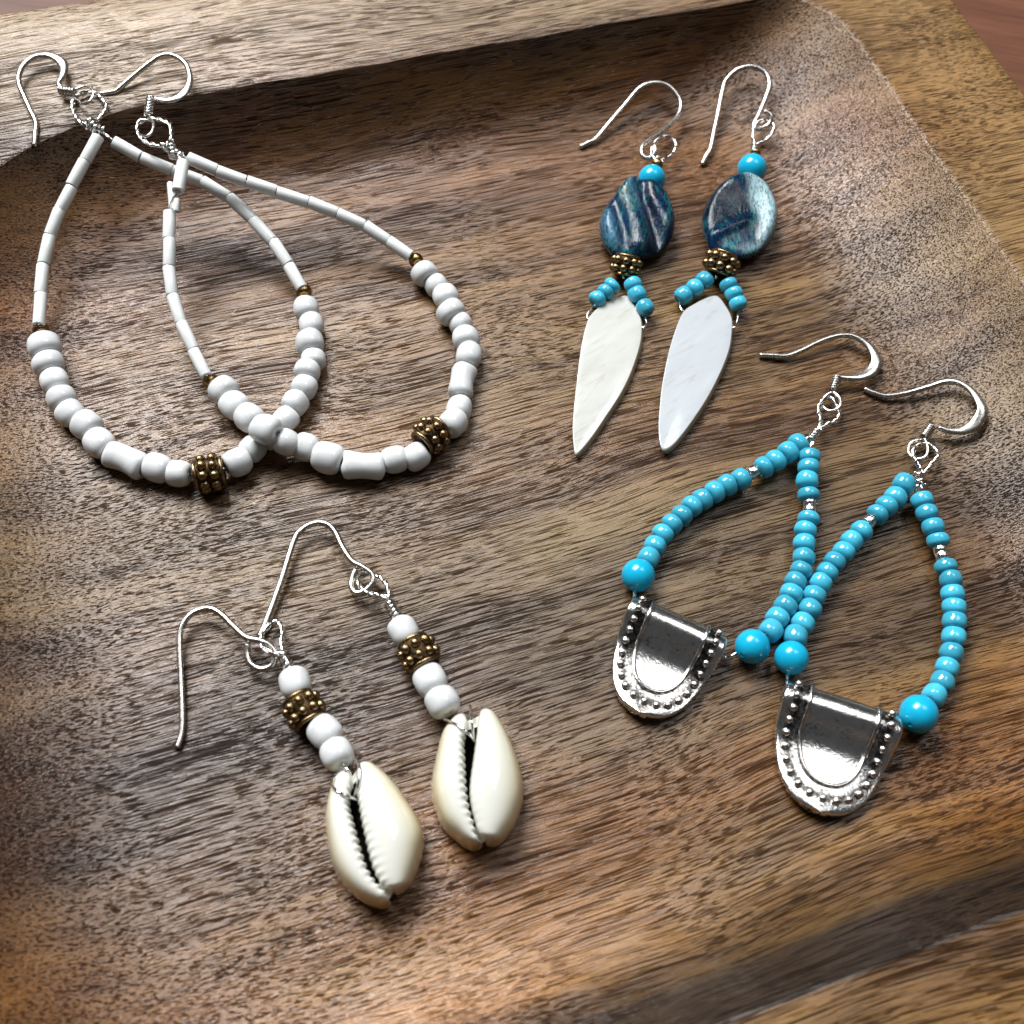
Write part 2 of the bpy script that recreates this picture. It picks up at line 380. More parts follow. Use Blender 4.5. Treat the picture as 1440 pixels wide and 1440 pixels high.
def coil_geo(a, b, rad, turns, wr, n=14):
    t = (b - a).normalized(); s = t.orthogonal().normalized(); u = t.cross(s); pts = []
    N_ = int(turns * n)
    for i in range(N_ + 1):
        an = 2 * math.pi * i / n; pts.append(a.lerp(b, i / N_) + s * (rad * math.cos(an)) + u * (rad * math.sin(an)))
    return tube_geo(pts, wr, 8)
def coil(name, p0, p1, rad, turns, wr, mat, parent):
    vs, fs = coil_geo(p0, p1, rad * MM, turns, wr * MM); return part(name, vs, fs, mat, parent)
def twist(name, ctrl, wr, pitch, mat, parent, closed=False):
    """two thin wires twisted round each other along a loop"""
    pts = resample(catmull(ctrl, 10, closed), 90); geos = []; nrm = None; strands = ([], []); L = 0
    for i, p in enumerate(pts):
        a, b = pts[max(i - 1, 0)], pts[min(i + 1, len(pts) - 1)]; t = (b - a).normalized()
        if nrm is None: nrm = t.orthogonal().normalized()
        nrm = (nrm - t * nrm.dot(t)).normalized(); u = t.cross(nrm)
        if i: L += (p - pts[i - 1]).length
        an = 2 * math.pi * L / (pitch * MM)
        for k, st in enumerate(strands): st.append(p + (nrm * math.cos(an + k * math.pi) + u * math.sin(an + k * math.pi)) * wr * MM * 0.95)
    vs, fs = join(*[tube_geo(st, wr * MM, 8) for st in strands])
    return part(name, vs, fs, mat, parent)

# ---- unit meshes for beads (radius 1, half-length 1, hole along z)
def lathe(profile, seg=24, wob=0.0, seed=0, bend=0.0):
    vs, fs = [], []; n = len(profile)
    for k in range(seg):
        an = 2 * math.pi * k / seg
        for r_, z in profile:
            q = 1 + wob * mnoise.noise(Vector((math.cos(an) * 0.9 + seed * 3.1, math.sin(an) * 0.9, z * 0.8)))
            zz = z * (1 + wob * 1.2 * mnoise.noise(Vector((math.cos(an) * 0.8, math.sin(an) * 0.8 + seed * 1.7, 4))))
            vs.append(Vector((r_ * q * math.cos(an) + bend * (z * z - 0.4), r_ * q * math.sin(an), zz)))
    for k in range(seg):
        j = (k + 1) % seg
        for i in range(n):
            i2 = (i + 1) % n; fs.append((k * n + i, k * n + i2, j * n + i2, j * n + i))
    return vs, fs
def bead_profile(hole=0.3, p=2.6, n=13, flat=0.0):
    pr = []
    for i in range(n):
        th = -math.pi / 2 + math.pi * i / (n - 1); c, s = max(math.cos(th), 0.0), math.sin(th)
        pr.append((hole + (1 - hole) * c ** (2 / p), math.copysign(abs(s) ** (2 / p), s)))
    pr.append((hole * 0.9, 0.55)); pr.append((hole * 0.9, -0.55))
    return pr
UNIT = {}
def variants(key, mat, n, **kw):
    prof = kw.pop('profile')
    UNIT[key] = [mesh(key, *lathe(prof, kw.get('seg', 24), kw.get('wob', 0), s + 1, kw.get('bend', 0)), M[mat]) for s in range(n)]
variants('white_bead', 'white', 6, profile=bead_profile(0.24, 2.7), wob=0.075)
variants('long_white_bead', 'white', 2, profile=[(0.3, -1), (0.72, -0.98), (0.95, -0.88), (1.0, -0.7), (0.95, -0.4), (0.9, 0), (0.94, 0.4), (1.0, 0.7), (0.96, 0.88), (0.74, 0.98), (0.3, 1), (0.28, 0)], wob=0.10, bend=0.14)
variants('tube_bead', 'tube', 3, profile=[(0.42, -1), (0.86, -1), (0.97, -0.985), (1.0, -0.95), (1.0, 0), (1.0, 0.95), (0.97, 0.985), (0.86, 1), (0.42, 1), (0.4, 0)], seg=14, wob=0.04)
variants('blue_bead', 'turq', 5, profile=bead_profile(0.26, 2.8), wob=0.08)
variants('silver_bead', 'bright', 1, profile=[(0.5, -1), (0.9, -0.98), (1, -0.85), (0.97, 0), (1, 0.85), (0.9, 0.98), (0.5, 1), (0.45, 0)], seg=20)
variants('gold_bead', 'gold', 1, profile=bead_profile(0.22, 2.1, 15), seg=28)
variants('round_bead', 'ball', 2, profile=bead_profile(0.012, 2.02, 19), seg=32, wob=0.012)
def uv_sphere(name, mat, seg=12, rings=8):
    vs = [Vector((0, 0, 1))]; fs = []
    for i in range(1, rings):
        th = math.pi * i / rings
        for k in range(seg): vs.append(Vector((math.sin(th) * math.cos(2 * math.pi * k / seg), math.sin(th) * math.sin(2 * math.pi * k / seg), math.cos(th))))
    vs.append(Vector((0, 0, -1))); e = len(vs) - 1
    for k in range(seg):
        j = (k + 1) % seg; fs.append((0, 1 + k, 1 + j)); fs.append((e, e - seg + j, e - seg + k))
        for i in range(rings - 2): a = 1 + i * seg; fs.append((a + k, a + seg + k, a + seg + j, a + j))
    return mesh(name, vs, fs, mat)
GRAN = uv_sphere('granule', M['brass']); DOT = uv_sphere('silver_dot', M['pewter_dot'])
CORE = mesh('granulated_bead', *lathe([(0.2, -0.72), (0.66, -0.72), (0.74, -0.5), (0.76, 0), (0.74, 0.5), (0.66, 0.72), (0.2, 0.72), (0.2, 0)], 28), M['brass_dark'])
RING = mesh('rim_ring', *lathe([(0.66 + 0.11 * math.cos(2 * math.pi * k / 10), 0.11 * math.sin(2 * math.pi * k / 10)) for k in range(10)], 28), M['brass'])
def frame(p, axis, sx, sy, sz, tilt=0.0, roll=0.0):
    z = axis.normalized(); x = Vector((0, 0, 1)).cross(z)
    if x.length < 1e-6: x = Vector((1, 0, 0))
    x.normalize(); y = z.cross(x)
    R_ = Matrix((x, y, z)).transposed().to_4x4()
    if tilt: R_ = R_ @ Matrix.Rotation(random.uniform(-tilt, tilt), 4, 'X') @ Matrix.Rotation(random.uniform(-tilt, tilt), 4, 'Y')
    return Matrix.Translation(p) @ R_ @ Matrix.Rotation(roll, 4, 'Z') @ Matrix.Diagonal((sx, sy, sz, 1))
def bead(kind, p, axis, dia, length, parent, tilt=0.0, roll=None):
    me = random.choice(UNIT[kind])
    m4 = Matrix.Translation(-parent.location) @ frame(p, axis, dia / 2, dia / 2, length / 2, tilt, random.uniform(0, 6.28) if roll is None else roll)
    return link(kind, me, parent, m4)
def granulated(p, axis, dia, parent, stretch=1.0, around=9):
    s = dia / 2
    b = link('granulated_bead', CORE, parent, Matrix.Translation(-parent.location) @ frame(p, axis, s, s, s * stretch, 0, random.uniform(0, 1)))
    for row in (-0.28, 0.28):
        for k in range(around):
            an = 2 * math.pi * (k + (0.15 if row > 0 else 0)) / around
            gr = random.uniform(0.235, 0.265)
            link('granule', GRAN, b, Matrix.Translation((0.77 * math.cos(an), 0.77 * math.sin(an), row + random.uniform(-0.02, 0.02))) @ Matrix.Diagonal((gr, gr, gr / stretch, 1)))
    for z in (-0.66, 0.66): link('rim_ring', RING, b, Matrix.Translation((0, 0, z)))
    return b
def strand(spec, parent, wire_mat='silver', wr=0.18):
    """beads along one wire; spec rows: (kind, x, y, diameter px, lift of the bead's centre above the tray in mm or None = resting)"""
    pos = []
    for kind, x, y, dpx, lift in spec:
        guess = on(x, y, 2); rad = dpx * px_size(guess) / 2
        pos.append(on(x, y, rad / MM + (lift or 0.0)))
    n = len(pos)
    for i, (kind, x, y, dpx, lift) in enumerate(spec):
        p = pos[i]; s = px_size(p)
        a = pos[i - 1] if i else p; b = pos[i + 1] if i < n - 1 else p
        ax = (b - a)
        da = (p - a).length if i else (b - p).length; db = (b - p).length if i < n - 1 else (p - a).length
        if kind == 'granulated_bead': granulated(p, ax, dpx * s, parent); continue
        if kind in ('round_bead', 'gold_bead'): bead(kind, p, ax, dpx * s, dpx * s * (1 if kind == 'round_bead' else 0.85), parent); continue
        L = {'white_bead': min(max((da + db) / 2 * 1.06, dpx * s * 0.62), dpx * s * 0.98), 'long_white_bead': 60 * s if x < 600 else 50 * s,
             'blue_bead': min((da + db) / 2 * 1.04, dpx * s * 0.86), 'silver_bead': min((da + db) / 2 * 0.95, 14 * s)}[kind]
        bead(kind, p, ax, dpx * s, L, parent, {'white_bead': 0.14, 'blue_bead': 0.09}.get(kind, 0.03))
    vs, fs = tube_geo(catmull(pos, 5), wr * MM, 8); part('beading_wire', vs, fs, M[wire_mat], parent)
    return pos
def tube_strand(joints, lifts, dpx, parent, gaps=()):
    """bugle tubes between successive joints"""
    pts = [on(x, y, 0) for x, y in joints]
    pts = [P(x, y, z * MM) for (x, y), z in zip(joints, lifts)]
    for i in range(len(pts) - 1):
        a, b = pts[i], pts[i + 1]
        if i in gaps: continue
        s = px_size(a.lerp(b, 0.5)); off = Vector((random.uniform(-1, 1), random.uniform(-1, 1), random.uniform(-1, 1))) * 0.10 * MM
        bead('tube_bead', a.lerp(b, 0.5) + off, b - a, dpx * s, (b - a).length * 0.985, parent)
    vs, fs = tube_geo(catmull(pts, 5), 0.22 * MM, 8); part('beading_wire', vs, fs, M['bright'], parent)
    return pts
def z_series(n, z0, z1, power=1.0): return [z1 + (z0 - z1) * (1 - i / (n - 1)) ** power for i in range(n)]
ZH = H / MM

# ================================================================== 1, 2: white beaded hoops
GW = 'pair of white beaded teardrop hoop earrings'
A = thing('beaded_hoop_earring', on(290, 660, 0), 'white beaded teardrop hoop earring lying underneath, its hook flat on the left tray rim', 'earring', GW)
B = thing('beaded_hoop_earring', on(520, 650, 0), 'white beaded teardrop hoop earring lying over its twin, reaching further right', 'earring', GW)
j = [(139, 191), (120, 226), (101, 262), (84, 295), (70, 332), (61, 372), (57, 413), (54, 457)]
tube_strand(j, z_series(len(j), ZH + 1.6, 4.6, 1.15), 17.5, A)
j = [(160, 199), (198, 221), (242, 239), (284, 254), (321, 277), (355, 308), (383, 339), (405, 372), (424, 405)]
tube_strand(j, z_series(len(j), ZH + 1.6, 3.2, 1.1), 17.5, A)
W_, LW, GB, GD = 'white_bead', 'long_white_bead', 'granulated_bead', 'gold_bead'
strand([(GD, 57, 463, 23, 0.9), (W_, 62.5, 487, 47, 0.2), (W_, 68, 512, 45, 0), (W_, 77, 536, 40, 0), (W_, 87, 560, 42, 0), (W_, 99, 581, 40, 0), (W_, 122, 598, 43, 0), (W_, 140, 623, 42, 0),
        (LW, 177, 647, 40, 0), (W_, 221, 658, 41, 0), (W_, 251, 666, 38, 0), (GB, 294, 665, 56, 0), (W_, 334, 650, 41, 0), (W_, 355, 631, 38, 0), (W_, 379, 612, 38, 0), (W_, 402, 590, 36, 0),
        (W_, 415, 567, 39, 0), (W_, 428, 545, 37, 0), (W_, 432, 522, 38, 0), (W_, 441, 506, 35, 0), (W_, 436, 482, 40, 0), (W_, 438, 457, 35, 0), (W_, 430, 434, 36, 0.2), (GD, 427, 410, 23, 0.9)], A)
j = [(257, 229), (250, 270), (243, 280), (239, 297), (238, 336), (237, 375), (242, 415), (254, 454), (272, 492), (291, 529)]
tube_strand(j, [ZH + 3.2, ZH + 2.4, ZH + 1.2, ZH - 1.4, 11, 9.2, 7.6, 6.2, 4.8, 3.6], 17.5, B, gaps=(1, 2))
s_ = px_size(on(242, 278, 8))
pa, pb = P(240, 258, 12.6 * MM), P(243, 296, 12.0 * MM); bead('tube_bead', pa.lerp(pb, .5), pb - pa, 10.5 * s_, (pb - pa).length, B)
pa, pb = P(249, 280, 13.0 * MM), P(248, 298, 12.3 * MM); bead('tube_bead', pa.lerp(pb, .5), pb - pa, 9 * s_, (pb - pa).length, B)
j = [(263, 222), (305, 240), (346, 255), (388, 269), (434, 284), (474, 300), (512, 317), (545, 339), (577, 361)]
tube_strand(j, z_series(len(j), ZH + 2.0, 3.4, 1.1), 17.5, B)
strand([(GD, 296, 536, 23, 0.9), (W_, 315, 549, 42, 0.3), (W_, 330, 570, 41, 0.6), (W_, 351, 588, 41, 1.8), (W_, 374, 604, 44, 3.4), (W_, 402, 622, 38, 1.8), (W_, 430, 629, 40, 0.5), (W_, 461, 644, 46, 0),
        (LW, 511, 655, 40, 0), (W_, 555, 646, 39, 0), (W_, 585, 642, 38, 0), (GB, 606, 612, 54, 0), (W_, 637, 595, 40, 0), (W_, 646, 575, 36, 0), (LW, 650, 537, 36, 0), (W_, 659, 500, 37, 0),
        (W_, 655, 476, 38, 0), (W_, 647, 455, 33, 0), (W_, 634, 439, 42, 0), (W_, 627, 417, 37, 0), (W_, 613, 401, 33, 0), (W_, 597, 385, 38, 0.2), (GD, 585, 366, 21, 0.9)], B)
# ear wires, spring coils, rings, twisted loops
def z8(pts, ox, oy, k=8.0): return [(ox + x / k, oy + y / k) for x, y in pts]
hk = z8([(385, 1325), (400, 1180), (402, 1050), (340, 920), (270, 760), (222, 650), (212, 540), (260, 420), (360, 330), (500, 300), (620, 325), (700, 390), (715, 480), (690, 560), (660, 625), (700, 680)], 0, 40)
wire('ear_wire', hk, [0.45, 0.5, 0.6, 0.8, 1.1, 1.4, 1.7, 2.0, 2.1, 2.1, 2.0, 1.9, 1.9, 1.8, 1.8, 1.8], 0.50, M['steel'], A, 8, [1, 1, 1, 1, 1, 1, 1, 1, 1.15, 1.3, 1.7, 1.95, 1.6, 1.2, 1, 1])
z_ = H + 1.9 * MM
pa, pb = P(83.5, 127, z_), P(106, 130, z_); coil('spring_coil', pa, pb, 0.66, 6, 0.22, M['steel'], A)
wire('ring', z8([(850, 690), (930, 655), (1020, 670), (1052, 735), (1010, 820), (930, 850), (870, 800)], 0, 40), [1.6, 1.8, 2.2, 2.3, 2.0, 1.4, 1.0], 0.27, M['silver'], A, 8)
lp = z8([(930, 1080), (850, 980), (818, 860), (860, 770), (960, 720), (1070, 720), (1150, 790), (1205, 870), (1170, 960), (1100, 1040)], 0, 40)
twist('twisted_loop', [P(x, y, H + z * MM) for (x, y), z in zip(lp, [2.2, 1.8, 1.4, 1.2, 1.1, 1.1, 1.3, 1.6, 1.9, 2.2])], 0.24, 3.2, M['bright'], A)
vs, fs = join(coil_geo(P(125, 170, H + 2.3 * MM), P(139, 186, H + 1.9 * MM), 0.95 * MM, 3.5, 0.24 * MM), coil_geo(P(120, 177, H + 2.2 * MM), P(148, 184, H + 1.6 * MM), 0.7 * MM, 4.5, 0.22 * MM),
              tube_geo([P(139, 182, H + 2 * MM), P(152, 192, H + 1.8 * MM), P(162, 200, H + 1.6 * MM)], 0.22 * MM, 8)); part('wire_wrap', vs, fs, M['bright'], A)
hk = z8([(90, 575), (180, 565), (265, 545), (330, 490), (480, 360), (650, 225), (760, 155), (870, 140), (980, 180), (1060, 260), (1095, 380), (1080, 480), (1020, 570), (930, 630), (820, 650), (700, 635)], 130, 60)
hz = [14.4, 14.5, 14.6, 15.0, 15.8, 16.6, 17.0, 17.0, 16.9, 16.8, 16.7, 16.6, 16.5, 16.4, 16.3, 16.2]
ctrl = [P(x, y, z * MM) for (x, y), z in zip(hk, hz)]; pts = catmull(ctrl, 8); wd = [1, 1, 1, 1, 1, 1, 1, 1, 1, 1.05, 1.2, 1.5, 1.7, 1.7, 1.5, 1.0]
Wd = [wd[min(i // 8, 15)] * (1 - (i % 8) / 8) + wd[min(i // 8 + 1, 15)] * (i % 8) / 8 for i in range(len(pts))]
part('ear_wire', *tube_geo(pts, 0.48 * MM, 10, Wd, Vector((0, 0, 1))), M['steel'], B)
pa, pb = P(212.5, 137, 16.2 * MM), P(208.5, 162, 16.0 * MM); coil('spring_coil', pa, pb, 0.68, 6, 0.22, M['bright'], B)
rg = z8([(630, 840), (680, 900), (675, 990), (620, 1050), (540, 1040), (500, 970), (510, 900), (560, 860)], 130, 60)
vs, fs = tube_geo(catmull([P(x, y, z * MM) for (x, y), z in zip(rg, [16, 16.4, 16.6, 16.4, 15.8, 15.2, 15.0, 15.2])], 8), 0.27 * MM); part('ring', vs, fs, M['silver'], B)
lp = z8([(860, 1140), (700, 1150), (570, 1090), (510, 1000), (530, 910), (640, 860), (760, 865), (870, 920), (890, 1000), (890, 1100)], 130, 60)
twist('twisted_loop', [P(x, y, z * MM) for (x, y), z in zip(lp, [17, 16.4, 15.8, 15.4, 15.3, 15.6, 16, 16.6, 17.0, 17.2])], 0.24, 3.4, M['bright'], B)
vs, fs = join(coil_geo(P(233, 203, 17.2 * MM), P(255, 221, 16.6 * MM), 0.8 * MM, 5, 0.24 * MM), coil_geo(P(240, 203, 17.6 * MM), P(245, 222, 17 * MM), 0.75 * MM, 3.5, 0.22 * MM),
              tube_geo([P(246, 215, 17.4 * MM), P(254, 224, 17.4 * MM), P(256, 232, 17.2 * MM)], 0.22 * MM, 8), tube_geo([P(247, 214, 17 * MM), P(258, 219, 16.6 * MM), P(267, 224, 16 * MM)], 0.22 * MM, 8))
part('wire_wrap', vs, fs, M['bright'], B)

# ================================================================== 3, 4: abalone and mother-of-pearl spikes
GS = 'pair of abalone and pearl spike earrings'
C_ = thing('pearl_spike_earring', on(860, 520, 0), 'abalone earring with creamy striped mother-of-pearl spike, nearer the white hoops', 'earring', GS)
D_ = thing('pearl_spike_earring', on(985, 520, 0), 'abalone earring with plain bluish white pearl spike and pale rimmed disc', 'earring', GS)
def smooth_loop(pix, lift, n): return catmull([on(x, y, lift) for x, y in pix], n, True)
def slab(name, pix, mat, parent, z0, thick, tiltv, bevel=0.45, crown=0.10):
    """flat polished piece of shell: outline loop lifted to thickness with rounded edges; tiltv: slope of its plane"""
    loop = [P(x, y, (z0 + thick) * MM) for x, y in pix]
    cen = sum(loop, Vector()) / len(loop)
    loop = catmull(loop, 5, True); n = len(loop)
    def ring(f_, z, sh=0.0): return [Vector((cen.x + (p.x - cen.x) * f_ + sh * MM, cen.y + (p.y - cen.y) * f_ - 0.25 * sh * MM, z * MM)) for p in loop]
    w = 0.0055
    rings = [ring(0.95, z0, 0.55), ring(0.985, z0 + 0.12, 0.55), ring(0.995, z0 + 0.4, 0.45), ring(1.0, z0 + thick - 0.4, 0.15), ring(0.992, z0 + thick - 0.14), ring(0.978, z0 + thick), ring(0.966, z0 + thick + 0.01), ring(0.7, z0 + thick + crown * 0.5), ring(0.35, z0 + thick + crown * 0.9)]
    ed = [1, 1, 1, 0.9, 0.35, 0, 0, 0, 0]
    vs, fs = loft(rings)
    top = len(vs); vs.append(Vector((cen.x, cen.y, (z0 + thick + crown) * MM))); b = (len(rings) - 1) * n
    fs += [(b + i, b + (i + 1) % n, top) for i in range(n)]; fs.append(tuple(range(n)))
    vs = [v + Vector((0, 0, (v - cen).dot(tiltv))) for v in vs]
    at_ = [e for e in ed for _ in range(n)] + [0]
    return part(name, vs, fs, mat, parent, True, {'edge': at_})
def z4(pts, ox, oy): return z8(pts, ox, oy, 4.0)
spl = z4([(400, 341), (435, 375), (470, 430), (490, 490), (486, 600), (440, 750), (380, 880), (290, 1020), (200, 1150), (125, 1232), (108, 1200), (100, 1100), (105, 1000), (120, 850), (145, 650), (170, 530), (200, 455), (260, 400), (330, 360)], 780, 330)
spr = z4([(915, 341), (960, 390), (998, 460), (1000, 540), (985, 640), (940, 760), (870, 900), (780, 1040), (680, 1170), (615, 1212), (590, 1170), (583, 1080), (590, 960), (605, 830), (640, 660), (680, 530), (725, 432), (800, 380), (860, 350)], 780, 330)
slab('pearl_spike', spl, M['pearl_warm'], C_, 0.35, 1.5, Vector((-0.02, 0.03, 0)))
slab('pearl_spike', spr, M['pearl_cool'], D_, 0.35, 1.7, Vector((-0.03, 0.03, 0)))
def abalone_disc(pix, mat, parent, z0, thick, relief, paler, tilt, deeper):
    loop = catmull([P(x, y, (z0 + thick * 0.45) * MM) for x, y in pix], 6, True); n = len(loop)
    cen = sum(loop, Vector()) / n; R_ = max((p - cen).length for p in loop); deep = []
    turn = Matrix.Rotation(0.35, 2)                                        # the bead's own long axis
    vs, fs, pale = [], [], []; prof = [(0.55, 0.0), (0.85, 0.05), (0.96, 0.2), (1.0, 0.42), (0.985, 0.62), (0.94, 0.8), (0.87, 0.92)] + [(r_, 1.0) for r_ in (0.8, 0.72, 0.64, 0.56, 0.48, 0.4, 0.32, 0.24, 0.16, 0.08)]
    for rho, zf in prof:
        for p in loop:
            q = cen.lerp(p, rho); u, v = turn @ ((q - cen).xy / R_)
            top = max(0.0, (zf - 0.5) * 2)
            z = z0 + thick * zf + top * relief(u, v) * (1 if zf == 1.0 else zf)
            vs.append(Vector((q.x, q.y, z * MM + (q - cen).dot(tilt)))); pale.append(paler(u, v) * top); deep.append(deeper(u, v))
    for k in range(len(prof) - 1):
        for i in range(n): jn = (i + 1) % n; fs.append((k * n + i, k * n + jn, (k + 1) * n + jn, (k + 1) * n + i))
    b = (len(prof) - 1) * n; fs.append(tuple(range(b, b + n))); fs.append(tuple(range(n)))
    return part('abalone_bead', vs, fs, mat, parent, True, {'pale': pale, 'deep': deep})
def sm(e0, e1, x): t = min(max((x - e0) / (e1 - e0), 0), 1); return t * t * (3 - 2 * t)
def rel3(u, v):
    u2 = u + 0.12 * v + 0.06 * math.sin(3 * v)
    return 1.6 * v * sm(-0.75, -0.3, u) + 1.2 * math.exp(-((u2 + 0.08) / 0.20) ** 2) + 0.45 * math.exp(-((u2 + 0.62) / 0.25) ** 2) - 1.3 * math.exp(-((u2 - 0.25) / 0.10) ** 2) + 0.5 * math.exp(-((u2 - 0.5 + 0.3 * v) / 0.12) ** 2) - 0.5 * math.exp(-((u2 + 0.36) / 0.09) ** 2)
def pale3(u, v): return 0.9 * math.exp(-((u + 0.62 + 0.12 * v) / 0.17) ** 2) * sm(0.3, -0.3, v) + 0.45 * math.exp(-((u - 0.02 + 0.25 * v) / 0.08) ** 2) * sm(-0.2, 0.3, v)
def rel4(u, v):
    dd = math.hypot((u + 0.1) * 1.0, (v - 0.15) * 0.9)
    ridge = 0.8 * math.exp(-(((v + 0.28) - 0.62 * (u + 0.1)) / 0.10) ** 2) * sm(0.35, 0.0, u)
    return 1.7 * v * sm(0.55, 0.15, u) - 0.3 * math.exp(-((u + 0.12) / 0.45) ** 2 - ((v - 0.05) / 0.5) ** 2) + ridge + 0.7 * sm(0.25, 0.75, u) - 0.3 * math.exp(-((u - 0.25) / 0.14) ** 2) + 0.5 * math.exp(-((u + 0.1) / 0.16) ** 2 - ((v - 0.55) / 0.2) ** 2)
def pale4(u, v): return max(sm(0.18, 0.42, u + 0.28 * max(v, 0) + 0.05 * math.sin(7 * v)), sm(-0.45, -0.8, v) * sm(-0.2, 0.2, u) * 0.6)
d3 = z4([(460, 755), (560, 775), (640, 850), (674, 960), (660, 1060), (600, 1140), (490, 1178), (400, 1172), (320, 1145), (262, 1060), (250, 990), (268, 920), (330, 840), (395, 775)], 780, 70)
d4 = z4([(960, 757), (1080, 722), (1180, 765), (1240, 880), (1250, 960), (1225, 1060), (1150, 1142), (1060, 1172), (960, 1160), (880, 1128), (838, 1030), (828, 950), (850, 870), (895, 805)], 780, 70)
abalone_disc(d3, M['abalone_a'], C_, 0.8, 4.4, rel3, pale3, Vector((0, 0, 0)), lambda u, v: math.exp(-((u - 0.27) / 0.10) ** 2) + 0.8 * sm(0.25, 0.6, u) * sm(0.4, -0.4, v) + 0.7 * sm(-0.2, -0.9, v) * sm(-0.35, 0.0, u))
abalone_disc(d4, M['abalone_b'], D_, 0.8, 4.4, rel4, pale4, Vector((0, 0, 0)), lambda u, v: sm(0.62, 0.35, math.hypot((u + 0.22) * 1.1, (v - 0.05) * 0.9)) * (1 - 0.8 * math.exp(-(((v + 0.28) - 0.62 * (u + 0.1)) / 0.13) ** 2)))
def solo(kind, x, y, dpx, lift, axis_px, parent, ln=1.0, dip=0.0):
    p = on(x, y, lift); a = on(x + axis_px[0], y + axis_px[1], lift) - p; s = px_size(p); a.z -= dip * MM
    if kind == GB: return granulated(p, a, dpx * s, parent, ln)
    return bead(kind, p, a, dpx * s, dpx * s * ln, parent)
solo('round_bead', 916.5, 251, 38, 3.4, (-4, 20), C_); solo('round_bead', 1057.5, 237, 41, 3.4, (-4, 20), D_)
solo('gold_bead', 924, 231, 17, 3.2, (-5, 15), C_, 0.8); solo('gold_bead', 1062, 215, 15, 3.2, (-3, 15), D_, 0.7)
solo(GB, 880.5, 373, 46, 3.0, (-4, 20), C_, 0.86, 3.0); solo(GB, 1014, 371, 52, 3.2, (-9, 20), D_, 0.82, 2.4)
for parent, sets in ((C_, ([(861, 402), (852, 411), (840, 421)], [(890, 400), (896, 414), (907, 433)])), (D_, ([(990.5, 394), (977, 405), (961, 416)], [(1024.5, 400), (1032, 413), (1038, 427)]))):
    for seq in sets: strand([('blue_bead', x, y, 25.5, 1.4 - 0.4 * k) for k, (x, y) in enumerate(seq)], parent)
def ends(parent, pix, lift, rad=0.22, mat='bright', name='end_loop'): wire(name, pix, lift, rad, M[mat], parent, 6)
ends(C_, [(842, 420), (836, 430), (828, 439), (826, 447), (832, 452), (842, 449)], [1.8, 1.6, 1.6, 1.6, 1.5, 1.0]); ends(C_, [(905, 430), (908, 447), (909, 455), (904, 461), (897, 458)], [1.8, 1.6, 1.6, 1.6, 1.0])
ends(D_, [(961, 416), (957, 426), (957, 433), (961, 438), (968, 441)], [1.8, 1.6, 1.6, 1.6, 1.0]); ends(D_, [(1037, 426), (1038, 441), (1036, 455), (1032, 461), (1027, 456)], [1.8, 1.6, 1.6, 1.6, 1.0])
vs, fs = tube_geo(catmull([on(928, 218, 3.4), on(916, 252, 3.4), on(880, 373, 3), on(877, 392, 2.8)], 6), 0.2 * MM, 8); part('beading_wire', vs, fs, M['silver'], C_)
vs, fs = tube_geo(catmull([on(1063, 208, 3.4), on(1057, 237, 3.4), on(1014, 371, 3), on(1006, 392, 2.8)], 6), 0.2 * MM, 8); part('beading_wire', vs, fs, M['silver'], D_)
hk = z4([(143, 546), (190, 522), (232, 500), (300, 420), (400, 305), (480, 215), (560, 185), (640, 205), (700, 275), (708, 330), (680, 390), (600, 462), (510, 525), (488, 570), (505, 605), (545, 605), (565, 570), (560, 540)], 780, 70)
wire('ear_wire', hk, [0.5, 0.7, 0.9, 1.5, 2.2, 2.8, 3.0, 3.1, 3.1, 3.1, 3.1, 3.2, 3.3, 3.2, 3.0, 3.2, 3.8, 4.1], 0.50, M['steel'], C_)
twist('twisted_loop', [on(*q, l) for q, l in zip(z4([(560, 620), (545, 580), (575, 510), (640, 488), (685, 535), (660, 590), (600, 625)], 780, 70), [3.6, 3.9, 3.6, 3.2, 3.0, 3.2, 3.6])], 0.20, 5, M['bright'], C_)
coil('wire_wrap', on(926, 221, 3.6), on(922, 232, 3.4), 0.55, 3, 0.2, M['bright'], C_)
hk = z4([(830, 645), (850, 600), (875, 560), (890, 490), (915, 370), (945, 225), (970, 165), (1030, 112), (1110, 95), (1180, 125), (1208, 190), (1185, 275), (1145, 370), (1118, 430), (1150, 445), (1205, 420), (1215, 370), (1180, 345)], 780, 70)
wire('ear_wire', hk, [0.5, 0.8, 1.2, 1.7, 2.3, 2.8, 3.0, 3.1, 3.1, 3.1, 3.2, 3.3, 3.4, 3.4, 3.3, 3.4, 4.0, 4.3], 0.50, M['steel'], D_)
twist('twisted_loop', [on(*q, l) for q, l in zip(z4([(1120, 530), (1115, 470), (1140, 410), (1195, 400), (1235, 440), (1200, 500), (1135, 535)], 780, 70), [3.7, 4.1, 4.2, 3.5, 3.1, 3.3, 3.7])], 0.20, 5, M['bright'], D_)
coil('wire_wrap', on(1062, 203, 3.7), on(1060, 214, 3.5), 0.6, 3, 0.2, M['bright'], D_)

